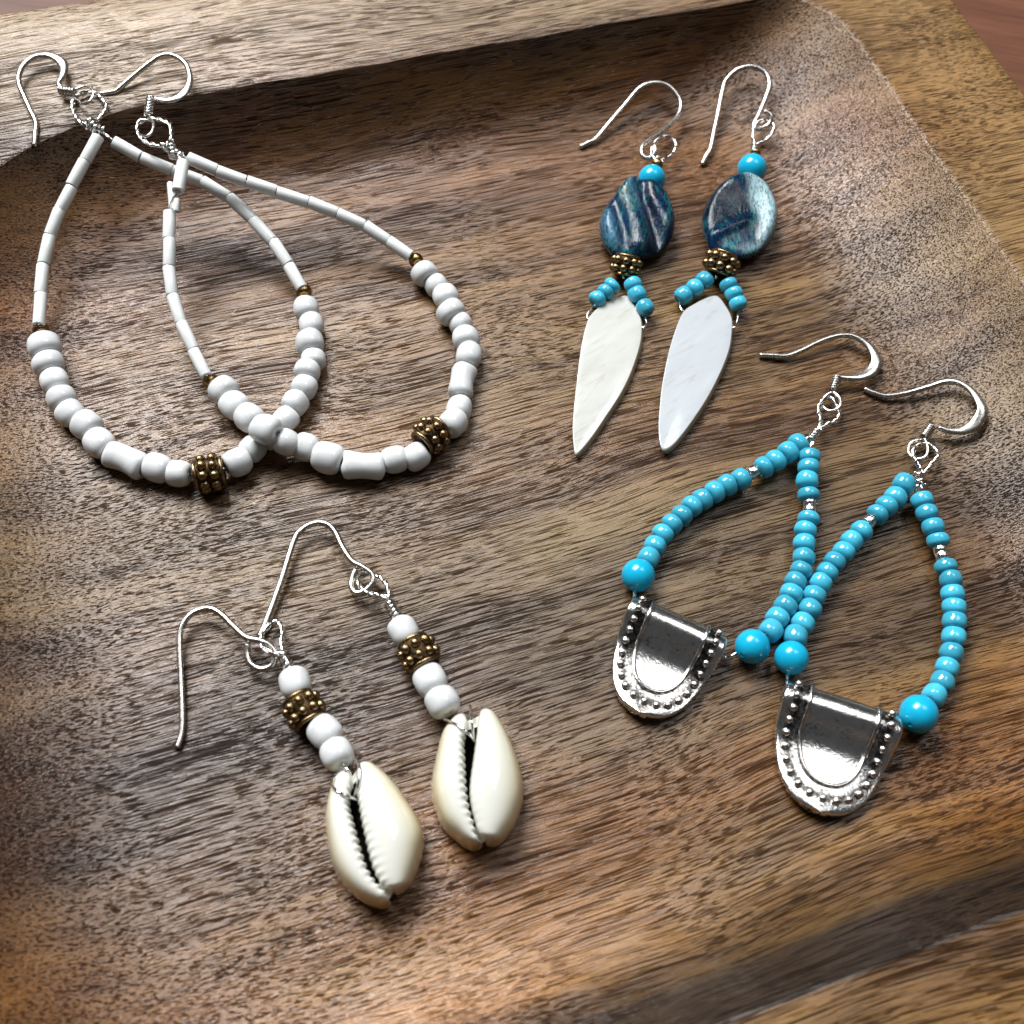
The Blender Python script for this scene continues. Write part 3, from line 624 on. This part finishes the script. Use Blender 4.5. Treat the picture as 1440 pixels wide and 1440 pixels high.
# ================================================================== 5, 6: turquoise loops with silver shields
GT = 'pair of turquoise loop earrings with silver shields'
E_ = thing('turquoise_loop_earring', on(950, 940, 0), 'turquoise bead loop earring whose silver shield lies higher up, speckled with black', 'earring', GT)
F_ = thing('turquoise_loop_earring', on(1180, 1060, 0), 'turquoise bead loop earring with cleaner silver shield, nearest the lower right corner', 'earring', GT)
BB, SB, RB = 'blue_bead', 'silver_bead', 'round_bead'
def blues(pts, parent, silver, ball_px, base_lift=0.2):
    spec = []; n = len(pts)
    for i, (x, y) in enumerate(pts):
        up = base_lift + 1.1 * max(0, 1 - i / (n * 0.75))
        if i in silver: spec.append((SB, x, y, 19, up + 0.7))
        elif i == n - 1: spec.append((RB, x, y, ball_px, 0.2))
        else: spec.append((BB, x, y, 31.5 + (2.0 if y > 830 else 0), up))
    return strand(spec, parent)
blues([(1122.5, 625), (1108, 636), (1090.5, 648), (1074, 657), (1059, 664), (1042, 674), (1022, 682), (1005, 692), (988, 702), (973, 712), (959, 725), (945, 737), (932, 751), (921.5, 768), (912, 785), (897.5, 809)], E_, (4,), 47)
blues([(1138, 642), (1137, 658), (1135, 676), (1137, 696), (1139, 707), (1138.5, 717), (1137, 730), (1133, 745), (1131, 764), (1130, 784), (1127, 802), (1119, 818), (1113, 835), (1104.5, 853), (1093, 869), (1084, 887), (1058, 909)], E_, (4, 5), 49)
blues([(1271, 681), (1259, 699), (1247, 712), (1234, 723.5), (1223, 733), (1212, 747), (1198, 761), (1186, 776), (1174, 790), (1164, 805), (1154, 820), (1145, 838), (1139, 857), (1129, 877), (1119, 895), (1113, 925)], F_, (4,), 48)
blues([(1297, 704), (1303.5, 722), (1312, 741), (1319, 760), (1322, 773), (1325, 782), (1330, 797), (1337, 815), (1339.5, 835), (1342, 854), (1342, 874), (1341, 896), (1338, 918), (1332, 939), (1325, 959), (1314, 978), (1292, 1004)], F_, (4, 5), 54)
def interp(tab, x):
    for (x0, y0), (x1, y1) in zip(tab, tab[1:]):
        if x <= x1: t = (x - x0) / (x1 - x0); return y0 + (y1 - y0) * t
    return tab[-1][1]
def shield(a_px, b_px, tip_px, parent):
    a, b, tip = P(*a_px, 4.6 * MM), P(*b_px, 4.6 * MM), P(*tip_px, 1.0 * MM)
    m = (a + b) / 2; m.z = 0; tip.z = 0; X = (b - a); X.z = 0; hw0 = X.length / 2; X.normalize()
    Yv = tip - m; L = Yv.length; Y = Yv.normalized(); Zv = Vector((0, 0, 1))
    k = L / (20 * MM)
    prof = [(1.9, 1.0), (0.6, 2.0), (0.15, 3.5), (0.8, 4.8), (2.2, 5.45), (3.9, 5.5), (5.2, 4.8), (6.3, 3.7), (7.4, 2.85), (8.8, 2.35), (10.6, 2.12), (12.8, 2.08), (15.2, 2.2), (17.8, 2.45), (20, 2.8)]
    fine = resample(catmull([Vector((y * k, z, 0)) for y, z in prof], 8), 900)
    pr = [fine[round(899 * (1 - (1 - i / 59) ** 2.1))] for i in range(60)]
    ztab = [(p.x, p.y) for i, p in enumerate(fine) if i > 230]
    def hw(y): y = min(max(y / (L / MM), 0), 1); return hw0 / MM * (1.0 + 0.05 * math.sin(math.pi * min(y * 2, 1))) * max(1 - y ** 3.2, 0) ** 0.50
    m4 = Matrix((X, Y, Zv)).transposed().to_4x4(); m4.translation = m - parent.location
    NU = 36; vs = []; fs = []
    def sag(u): return -0.55 * u * u
    for thick in (0.0, 0.85):
        for i, p in enumerate(pr):
            t = (pr[min(i + 1, 59)] - pr[max(i - 1, 0)]).normalized(); nx, nz = t.y, -t.x       # towards the inside of the curl
            for q in range(NU + 1):
                u = -1 + 2 * q / NU; u = math.copysign(abs(u) ** 0.85, u)
                y = p.x + nx * thick; z = p.y + nz * thick
                vs.append(Vector((u * max(hw(p.x), 0.25), y, max(z + sag(u), 0.15))) * MM)
    W1 = NU + 1; S = 60 * W1
    for i in range(59):
        for q in range(NU):
            o = i * W1 + q; fs.append((o, o + 1, o + W1 + 1, o + W1)); fs.append((S + o, S + o + W1, S + o + W1 + 1, S + o + 1))
    for i in range(59):
        for q in (0, NU): o = i * W1 + q; fs.append((o, o + W1, S + o + W1, S + o))
    for i in (0, 59):
        for q in range(NU): o = i * W1 + q; fs.append((o, o + 1, S + o + 1, S + o))
    def surf(x, y):
        return Vector((x, y, interp(ztab, y) + sag(x / max(hw(y), 0.3)))) * MM
    LL = L / MM
    def U(wf, yb, y0, n):                       # a U-shaped track from one top end round the bottom to the other
        pts = []
        for i in range(n):
            s = -1 + 2 * i / (n - 1); th = s * math.pi / 2
            y = y0 + (yb - y0) * math.cos(th) ** 0.62; x = wf * hw0 / MM * math.copysign(abs(math.sin(th)) ** 0.9, th) * (1 + 0.05 * math.cos(th))
            pts.append(surf(x, y))
        return pts
    rp = resample(U(0.60, LL * 0.76, 0.6, 80), 70); dots = resample(U(0.83, LL * 0.885, 0.9, 90), 21); dtrack = resample(U(0.80, LL * 0.87, 0.9, 90), 60)
    ox = []
    for v_ in vs:
        dr = min((p.xy - v_.xy).length for p in rp) / MM; dd = min((p.xy - v_.xy).length for p in dtrack) / MM
        ox.append(min(1.0, math.exp(-(dd / 1.15) ** 2) + 0.8 * math.exp(-(dr / 0.75) ** 2)))
    sh = link('silver_shield', mesh('silver_shield', vs, fs, M['pewter'], True, {'oxide': ox}), parent, m4)
    first, last = rp[0], rp[-1]
    ridge = [Vector((first.x, 0.15 * k * MM, 3.0 * MM))] + rp + [Vector((last.x, 0.15 * k * MM, 3.0 * MM))]
    link('ridge', mesh('ridge', *tube_geo([p + Vector((0, 0, 0.12 * MM)) for p in ridge], 0.36 * MM, 8), M['pewter_dot']), sh)
    for p in dots:
        rr = random.uniform(0.60, 0.70) * MM
        link('silver_dot', DOT, sh, Matrix.Translation(p + Vector((0, 0, 0.18 * MM))) @ Matrix.Diagonal((rr, rr, rr * 0.9, 1)))
    return sh
shield((898, 828), (1023, 894), (909, 1012), E_)
shield((1112, 948), (1268, 1005), (1157, 1148), F_)
for pr_, hook, tipz in ((E_, [(72, 198), (150, 200), (220, 203), (300, 175), (420, 117), (520, 88), (600, 92), (670, 130), (718, 185), (730, 235), (700, 288), (640, 318), (570, 325), (515, 322)], 0.5),
                        (F_, [(662, 388), (720, 412), (790, 428), (900, 412), (1020, 378), (1110, 350), (1180, 350), (1250, 385), (1305, 450), (1325, 510), (1290, 580), (1220, 620), (1140, 622), (1080, 605)], 0.5)):
    wire('ear_wire', z4(hook, 1050, 450), [0.6, 0.8, 1.0, 1.3, 1.7, 2.0, 2.1, 2.1, 2.0, 2.0, 2.0, 2.0, 2.0, 2.0], 0.50, M['steel'], pr_, 8, [1, 1, 1, 1, 1, 1, 1.05, 1.3, 1.8, 2.2, 2.2, 1.8, 1.25, 1.0])
def z96(pts): return z8(pts, 1130, 500, 9.6)
coil('spring_coil', on(1177.5, 530, 2), on(1171.5, 549, 2), 0.68, 6, 0.22, M['steel'], E_)
wire('ring', z96([(395, 490), (480, 560), (500, 650), (450, 720), (340, 745), (270, 690), (260, 600), (320, 530), (380, 495)]), [2.0, 2.4, 2.6, 2.4, 2.0, 1.6, 1.5, 1.8, 2.0], 0.27, M['silver'], E_)
twist('twisted_loop', [on(*q, l) for q, l in zip(z96([(210, 1010), (230, 880), (205, 760), (235, 640), (330, 570), (430, 640), (490, 780), (440, 880), (330, 930), (220, 1000)]), [2.6, 2.4, 2.3, 2.0, 1.4, 1.4, 2.0, 2.4, 2.4, 2.6])], 0.23, 3.4, M['bright'], E_)
vs, fs = join(coil_geo(on(1149, 606, 2.8), on(1139, 620, 2.6), 0.6 * MM, 4, 0.22 * MM), tube_geo([on(1143, 612, 2.9), on(1141, 624, 2.8), on(1137, 640, 2.6)], 0.22 * MM, 8), tube_geo([on(1145, 610, 2.7), on(1144, 622, 2.8), on(1139, 636, 2.6)], 0.22 * MM, 8),
              tube_geo([on(1148, 606, 3), on(1138, 614, 2.9), on(1126, 622, 2.7)], 0.22 * MM, 8)); part('wire_wrap', vs, fs, M['bright'], E_)
def z12(pts): return z8(pts, 1260, 570, 12.0)
coil('spring_coil', on(1309.5, 600, 2), on(1298.5, 615, 2), 0.68, 6, 0.22, M['steel'], F_)
wire('ring', z12([(480, 560), (530, 680), (530, 800), (470, 880), (370, 905), (270, 870), (210, 780), (230, 660), (320, 600), (440, 580)]), [2.2, 2.5, 2.6, 2.5, 2.2, 1.8, 1.6, 1.6, 1.8, 2.0], 0.27, M['silver'], F_)
twist('twisted_loop', [on(*q, l) for q, l in zip(z12([(450, 1160), (380, 1020), (310, 880), (310, 740), (420, 660), (580, 670), (690, 770), (710, 870), (620, 970), (540, 1080), (470, 1160)]), [2.6, 2.8, 2.8, 2.2, 1.4, 1.3, 1.6, 1.9, 2.2, 2.4, 2.6])], 0.23, 3.2, M['bright'], F_)
vs, fs = join(coil_geo(on(1290, 662, 2.9), on(1297, 683, 2.6), 0.55 * MM, 2.5, 0.22 * MM), tube_geo([on(1283, 671, 2.8), on(1295, 678, 3.4), on(1304, 685, 2.9)], 0.24 * MM, 8), tube_geo([on(1295, 676, 2.9), on(1289, 684, 2.8), on(1287, 692, 2.4)], 0.22 * MM, 8),
              tube_geo([on(1295, 668, 3), on(1285, 674, 2.8), on(1276, 680, 2.5)], 0.22 * MM, 8), tube_geo([on(1294, 674, 3), on(1296, 686, 2.9), on(1297, 700, 2.5)], 0.22 * MM, 8)); part('wire_wrap', vs, fs, M['bright'], F_)
ends(E_, [(897, 818), (893, 832), (893, 843), (898, 846)], [2.2, 3.0, 3.6, 3.2], 0.3); ends(E_, [(1040, 915), (1030, 922), (1020, 925), (1012, 918)], [2.2, 2.0, 1.6, 2.0], 0.3)
ends(F_, [(1111, 940), (1107, 952), (1108, 966), (1113, 970)], [2.2, 3.2, 3.8, 3.4], 0.3); ends(F_, [(1280, 1012), (1268, 1022), (1258, 1024), (1252, 1016)], [2.2, 2.0, 1.6, 2.0], 0.3)

# ================================================================== 7, 8: cowrie shells
GC = 'pair of cowrie shell drop earrings'
K1 = thing('cowrie_earring', on(525, 1180, 0), 'cowrie shell earring lower left, shell yellowish at the edge, hook tip pointing down', 'earring', GC)
K2 = thing('cowrie_earring', on(668, 1110, 0), 'cowrie shell earring right of its twin, shell whiter, hook reaching the higher bend', 'earring', GC)
def cowrie(parent, lo, la, ra, ro, h, teeth_r):
    NT = 150
    CS = [(0.16, 0.10), (0.06, 0.34), (0.01, 0.58), (0.0, 0.74), (0.025, 0.85), (0.07, 0.925), (0.13, 0.965), (0.20, 0.988), (0.30, 1.0), (0.42, 0.995), (0.54, 0.97), (0.65, 0.925), (0.75, 0.86), (0.84, 0.765), (0.915, 0.63), (0.965, 0.46), (0.995, 0.29), (1.0, 0.17), (0.97, 0.09), (0.90, 0.03), (0.7, 0.0), (0.4, 0.0)]
    V, F, ED = [], [], []
    src = lambda pts: [(430 + x / 4, 960 + y / 4) for x, y in pts]
    ap_lines = []
    for lip_, out_, tth in ((la, lo, 1.0), (ra, ro, teeth_r)):
        zl = [(0.62 + 0.38 * math.sin(math.pi * i / (len(lip_) - 1)) ** 0.7) for i in range(len(lip_))]
        Aw = resample(catmull([P(x, y, h * zz * 0.8 * MM) for (x, y), zz in zip(src(lip_), zl)], 8), NT)
        Ow = resample(catmull([P(x, y, 0.24 * h * MM) for x, y in src(out_)], 8), NT)
        ap_lines.append(Aw); Aw = [p + (q - p).normalized() * (-0.10 * MM * sm(0.03, 0.2, i / NT) * sm(1.0, 0.8, i / NT)) for i, (p, q) in enumerate(zip(Aw, Ow))]
        o0 = len(V)
        for i in range(NT):
            t = i / (NT - 1); end = min(t, 1 - t) / 0.09; e = math.sqrt(max(1 - (1 - min(end, 1)) ** 2, 0.0025))
            hh = h * (0.58 + 0.42 * math.sin(math.pi * min(max(t, 0), 1)) ** 0.75)
            a, b = Vector((Aw[i].x, Aw[i].y, 0)), Vector((Ow[i].x, Ow[i].y, 0))
            win = sm(0.10, 0.2, t) * sm(0.97, 0.86, t)
            tooth = 0.5 + 0.5 * math.cos(2 * math.pi * 19 * t + 1.5 * math.sin(5 * t))
            for q, z in CS:
                qq = 0.5 + (q - 0.5) * (0.35 + 0.65 * e)
                near = math.exp(-(q / 0.16) ** 2) if z > 0.3 else 0
                pos = a.lerp(b, qq); zz = (0.30 * h + (z - 0.30) * hh * e) if z > 0.30 else z * h
                zz = 0.3 * h + (z - 0.3) * (hh if z > .3 else h) * e
                pos -= (b - a).normalized() * (near * tooth ** 1.5 * win * tth * 0.30 * MM)
                pos.z = max(zz, 0.05) * MM + near * (tooth - 0.5) * win * tth * 0.14 * MM
                V.append(pos); ED.append(min(1.0, max(0.0, (q - 0.45) / 0.55) + (0.3 if z < 0.2 else 0) + 0.15 * (1 - e)))
        n = len(CS)
        for i in range(NT - 1):
            for k in range(n): k2 = (k + 1) % n; F.append((o0 + i * n + k, o0 + i * n + k2, o0 + (i + 1) * n + k2, o0 + (i + 1) * n + k))
        F.append(tuple(range(o0, o0 + n))); F.append(tuple(range(o0 + (NT - 1) * n, o0 + NT * n)))
    # shelly bridge at the two ends, between the lips
    la_, ra_ = ap_lines
    for i0, i1 in ((4, 20), (NT - 24, NT - 6)):
        o0 = len(V); m = i1 - i0
        for i in range(i0, i1):
            t = i / (NT - 1); fade = sm(0.0, 0.12, t) if i0 < 50 else sm(1.0, 0.86, t)
            for q in range(7):
                u = -0.6 + 2.2 * q / 6; p = Vector((*la_[i].lerp(ra_[i], u).xy, 0)); p.z = (h * (0.52 + 0.20 * fade) - 1.0 * (1 - (2 * q / 6 - 1) ** 2)) * MM
                V.append(p); ED.append(0.15)
        for i in range(m - 1):
            for q in range(6): a = o0 + i * 7 + q; F.append((a, a + 1, a + 8, a + 7))
    sh = part('cowrie_shell', V, F, M['cowrie'], parent, True, {'edge': ED})
    vs, fs = [], []  # dark sheet standing in for the shade seen through the opening
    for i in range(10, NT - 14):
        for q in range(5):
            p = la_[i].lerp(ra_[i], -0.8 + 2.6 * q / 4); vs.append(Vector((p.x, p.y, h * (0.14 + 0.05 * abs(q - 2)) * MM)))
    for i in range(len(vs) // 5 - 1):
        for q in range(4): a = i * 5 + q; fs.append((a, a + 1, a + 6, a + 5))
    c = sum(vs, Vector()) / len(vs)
    link('opening_shade', mesh('opening_shade', [v - c for v in vs], fs, M['hollow_shade']), sh, Matrix.Translation(c - parent.location - sh.location))
    return sh
cowrie(K1, [(225, 508), (165, 535), (130, 640), (110, 750), (116, 880), (148, 1030), (210, 1140), (310, 1228), (420, 1268), (470, 1250)],
       [(250, 512), (262, 545), (245, 620), (235, 690), (258, 780), (282, 870), (305, 950), (335, 1040), (375, 1110), (415, 1155), (455, 1195), (482, 1235)],
       [(290, 462), (286, 530), (292, 600), (302, 680), (320, 780), (340, 870), (360, 960), (385, 1040), (412, 1100), (440, 1140), (480, 1165), (508, 1182)],
       [(320, 450), (400, 482), (500, 568), (580, 680), (642, 780), (668, 870), (658, 960), (628, 1060), (588, 1142), (528, 1190)], 7.6, 0.55)
cowrie(K2, [(885, 178), (820, 220), (765, 290), (735, 400), (710, 520), (703, 600), (718, 690), (770, 810), (850, 890), (930, 937), (985, 922)],
       [(910, 190), (908, 260), (882, 330), (885, 430), (890, 540), (900, 640), (915, 720), (940, 800), (950, 850), (975, 890), (1000, 910)],
       [(972, 165), (966, 260), (957, 340), (945, 430), (930, 540), (926, 620), (936, 700), (956, 780), (972, 840), (1000, 872), (1020, 900)],
       [(990, 157), (1060, 188), (1130, 290), (1190, 430), (1223, 560), (1221, 680), (1172, 810), (1095, 905), (1040, 915)], 7.6, 0.12)
def z4i(pts): return z8(pts, 430, 960, 4.0)
strand([(W_, 415, 960, 44, 1.2), (GB, 428, 998, 60, 0.0), (W_, 457, 1029, 47, 0.8), (W_, 474, 1060, 47, 1.2)], K1)
strand([(W_, 567, 887, 41, 1.2), (GB, 589, 919, 60, 0.0), (W_, 605, 957, 46, 0.8), (W_, 622, 987, 48, 1.2)], K2)
ends(K1, z4i([(225, 480), (165, 525), (148, 570), (185, 615), (250, 645), (292, 662)]), [5.0, 5.6, 6.2, 7.2, 6.8, 4.6], 0.22, name='binding_wire')
ends(K1, z4i([(280, 430), (302, 480), (298, 560), (284, 610), (270, 650)]), [5.0, 6.6, 6.8, 6.2, 4.6], 0.22, name='binding_wire')
ends(K1, z4i([(205, 455), (235, 490), (250, 520), (262, 600)]), [5.0, 5.6, 5.2, 4.0], 0.22, name='binding_wire')
ends(K2, z4i([(775, 205), (850, 238), (915, 285), (948, 335)]), [5.0, 6.8, 7.0, 4.6], 0.22, name='binding_wire')
ends(K2, z4i([(925, 130), (932, 200), (938, 260), (945, 325)]), [1.4, 6.4, 6.4, 4.6], 0.22, name='binding_wire')
def z4j(pts): return z8(pts, 220, 720, 4.0)
hk = z4j([(118, 1328), (140, 1250), (146, 1150), (138, 920), (130, 720), (150, 630), (205, 568), (290, 542), (360, 572), (430, 640), (505, 706), (580, 724), (640, 752), (668, 800), (652, 860), (590, 884), (532, 855), (510, 800), (512, 745)])
wire('ear_wire', hk, [0.5, 0.6, 0.8, 1.2, 1.7, 2.0, 2.2, 2.4, 2.6, 2.8, 3.0, 3.1, 3.0, 2.8, 2.4, 2.0, 1.9, 2.0, 2.3], 0.49, M['steel'], K1)
hk = z4j([(580, 705), (620, 610), (700, 390), (770, 170), (812, 105), (880, 66), (950, 66), (1000, 105), (1048, 200), (1100, 276), (1160, 310), (1212, 350), (1215, 400), (1175, 440), (1125, 456), (1096, 420), (1102, 370), (1122, 325)])
wire('ear_wire', hk, [0.9, 1.1, 1.5, 1.9, 2.1, 2.2, 2.3, 2.4, 2.6, 2.8, 2.9, 2.9, 2.7, 2.3, 2.0, 1.9, 2.0, 2.2], 0.49, M['steel'], K2)
twist('twisted_loop', [on(*q, l) for q, l in zip(z4j([(715, 800), (640, 790), (590, 750), (610, 670), (670, 615), (710, 660), (705, 740), (720, 810)]), [3.4, 3.6, 3.4, 2.2, 1.4, 2.0, 2.8, 3.4])], 0.22, 4.5, M['bright'], K1)
vs, fs = join(coil_geo(P(396, 917, 3.6 * MM), P(409, 944, 3.6 * MM), 0.75 * MM, 4, 0.23 * MM), tube_geo([P(396, 914, 3.8 * MM), P(405, 932, 4.2 * MM), P(410, 948, 3.6 * MM)], 0.24 * MM, 8)); part('wire_wrap', vs, fs, M['bright'], K1)
def z6(pts): return z8(pts, 480, 760, 6.0)
twist('twisted_loop', [on(*q, l) for q, l in zip(z6([(395, 480), (290, 460), (190, 420), (140, 340), (195, 290), (300, 295), (370, 350), (405, 430), (400, 490)]), [3.2, 3.0, 2.6, 2.0, 1.4, 1.8, 2.4, 2.9, 3.2])], 0.22, 4.5, M['bright'], K2)
vs, fs = join(coil_geo(P(546, 846, 3.2 * MM), P(560, 870, 3.4 * MM), 0.72 * MM, 4.5, 0.24 * MM), tube_geo([P(546, 842, 3.4 * MM), P(554, 858, 3.6 * MM), P(562, 874, 3.4 * MM)], 0.24 * MM, 8)); part('wire_wrap', vs, fs, M['bright'], K2)
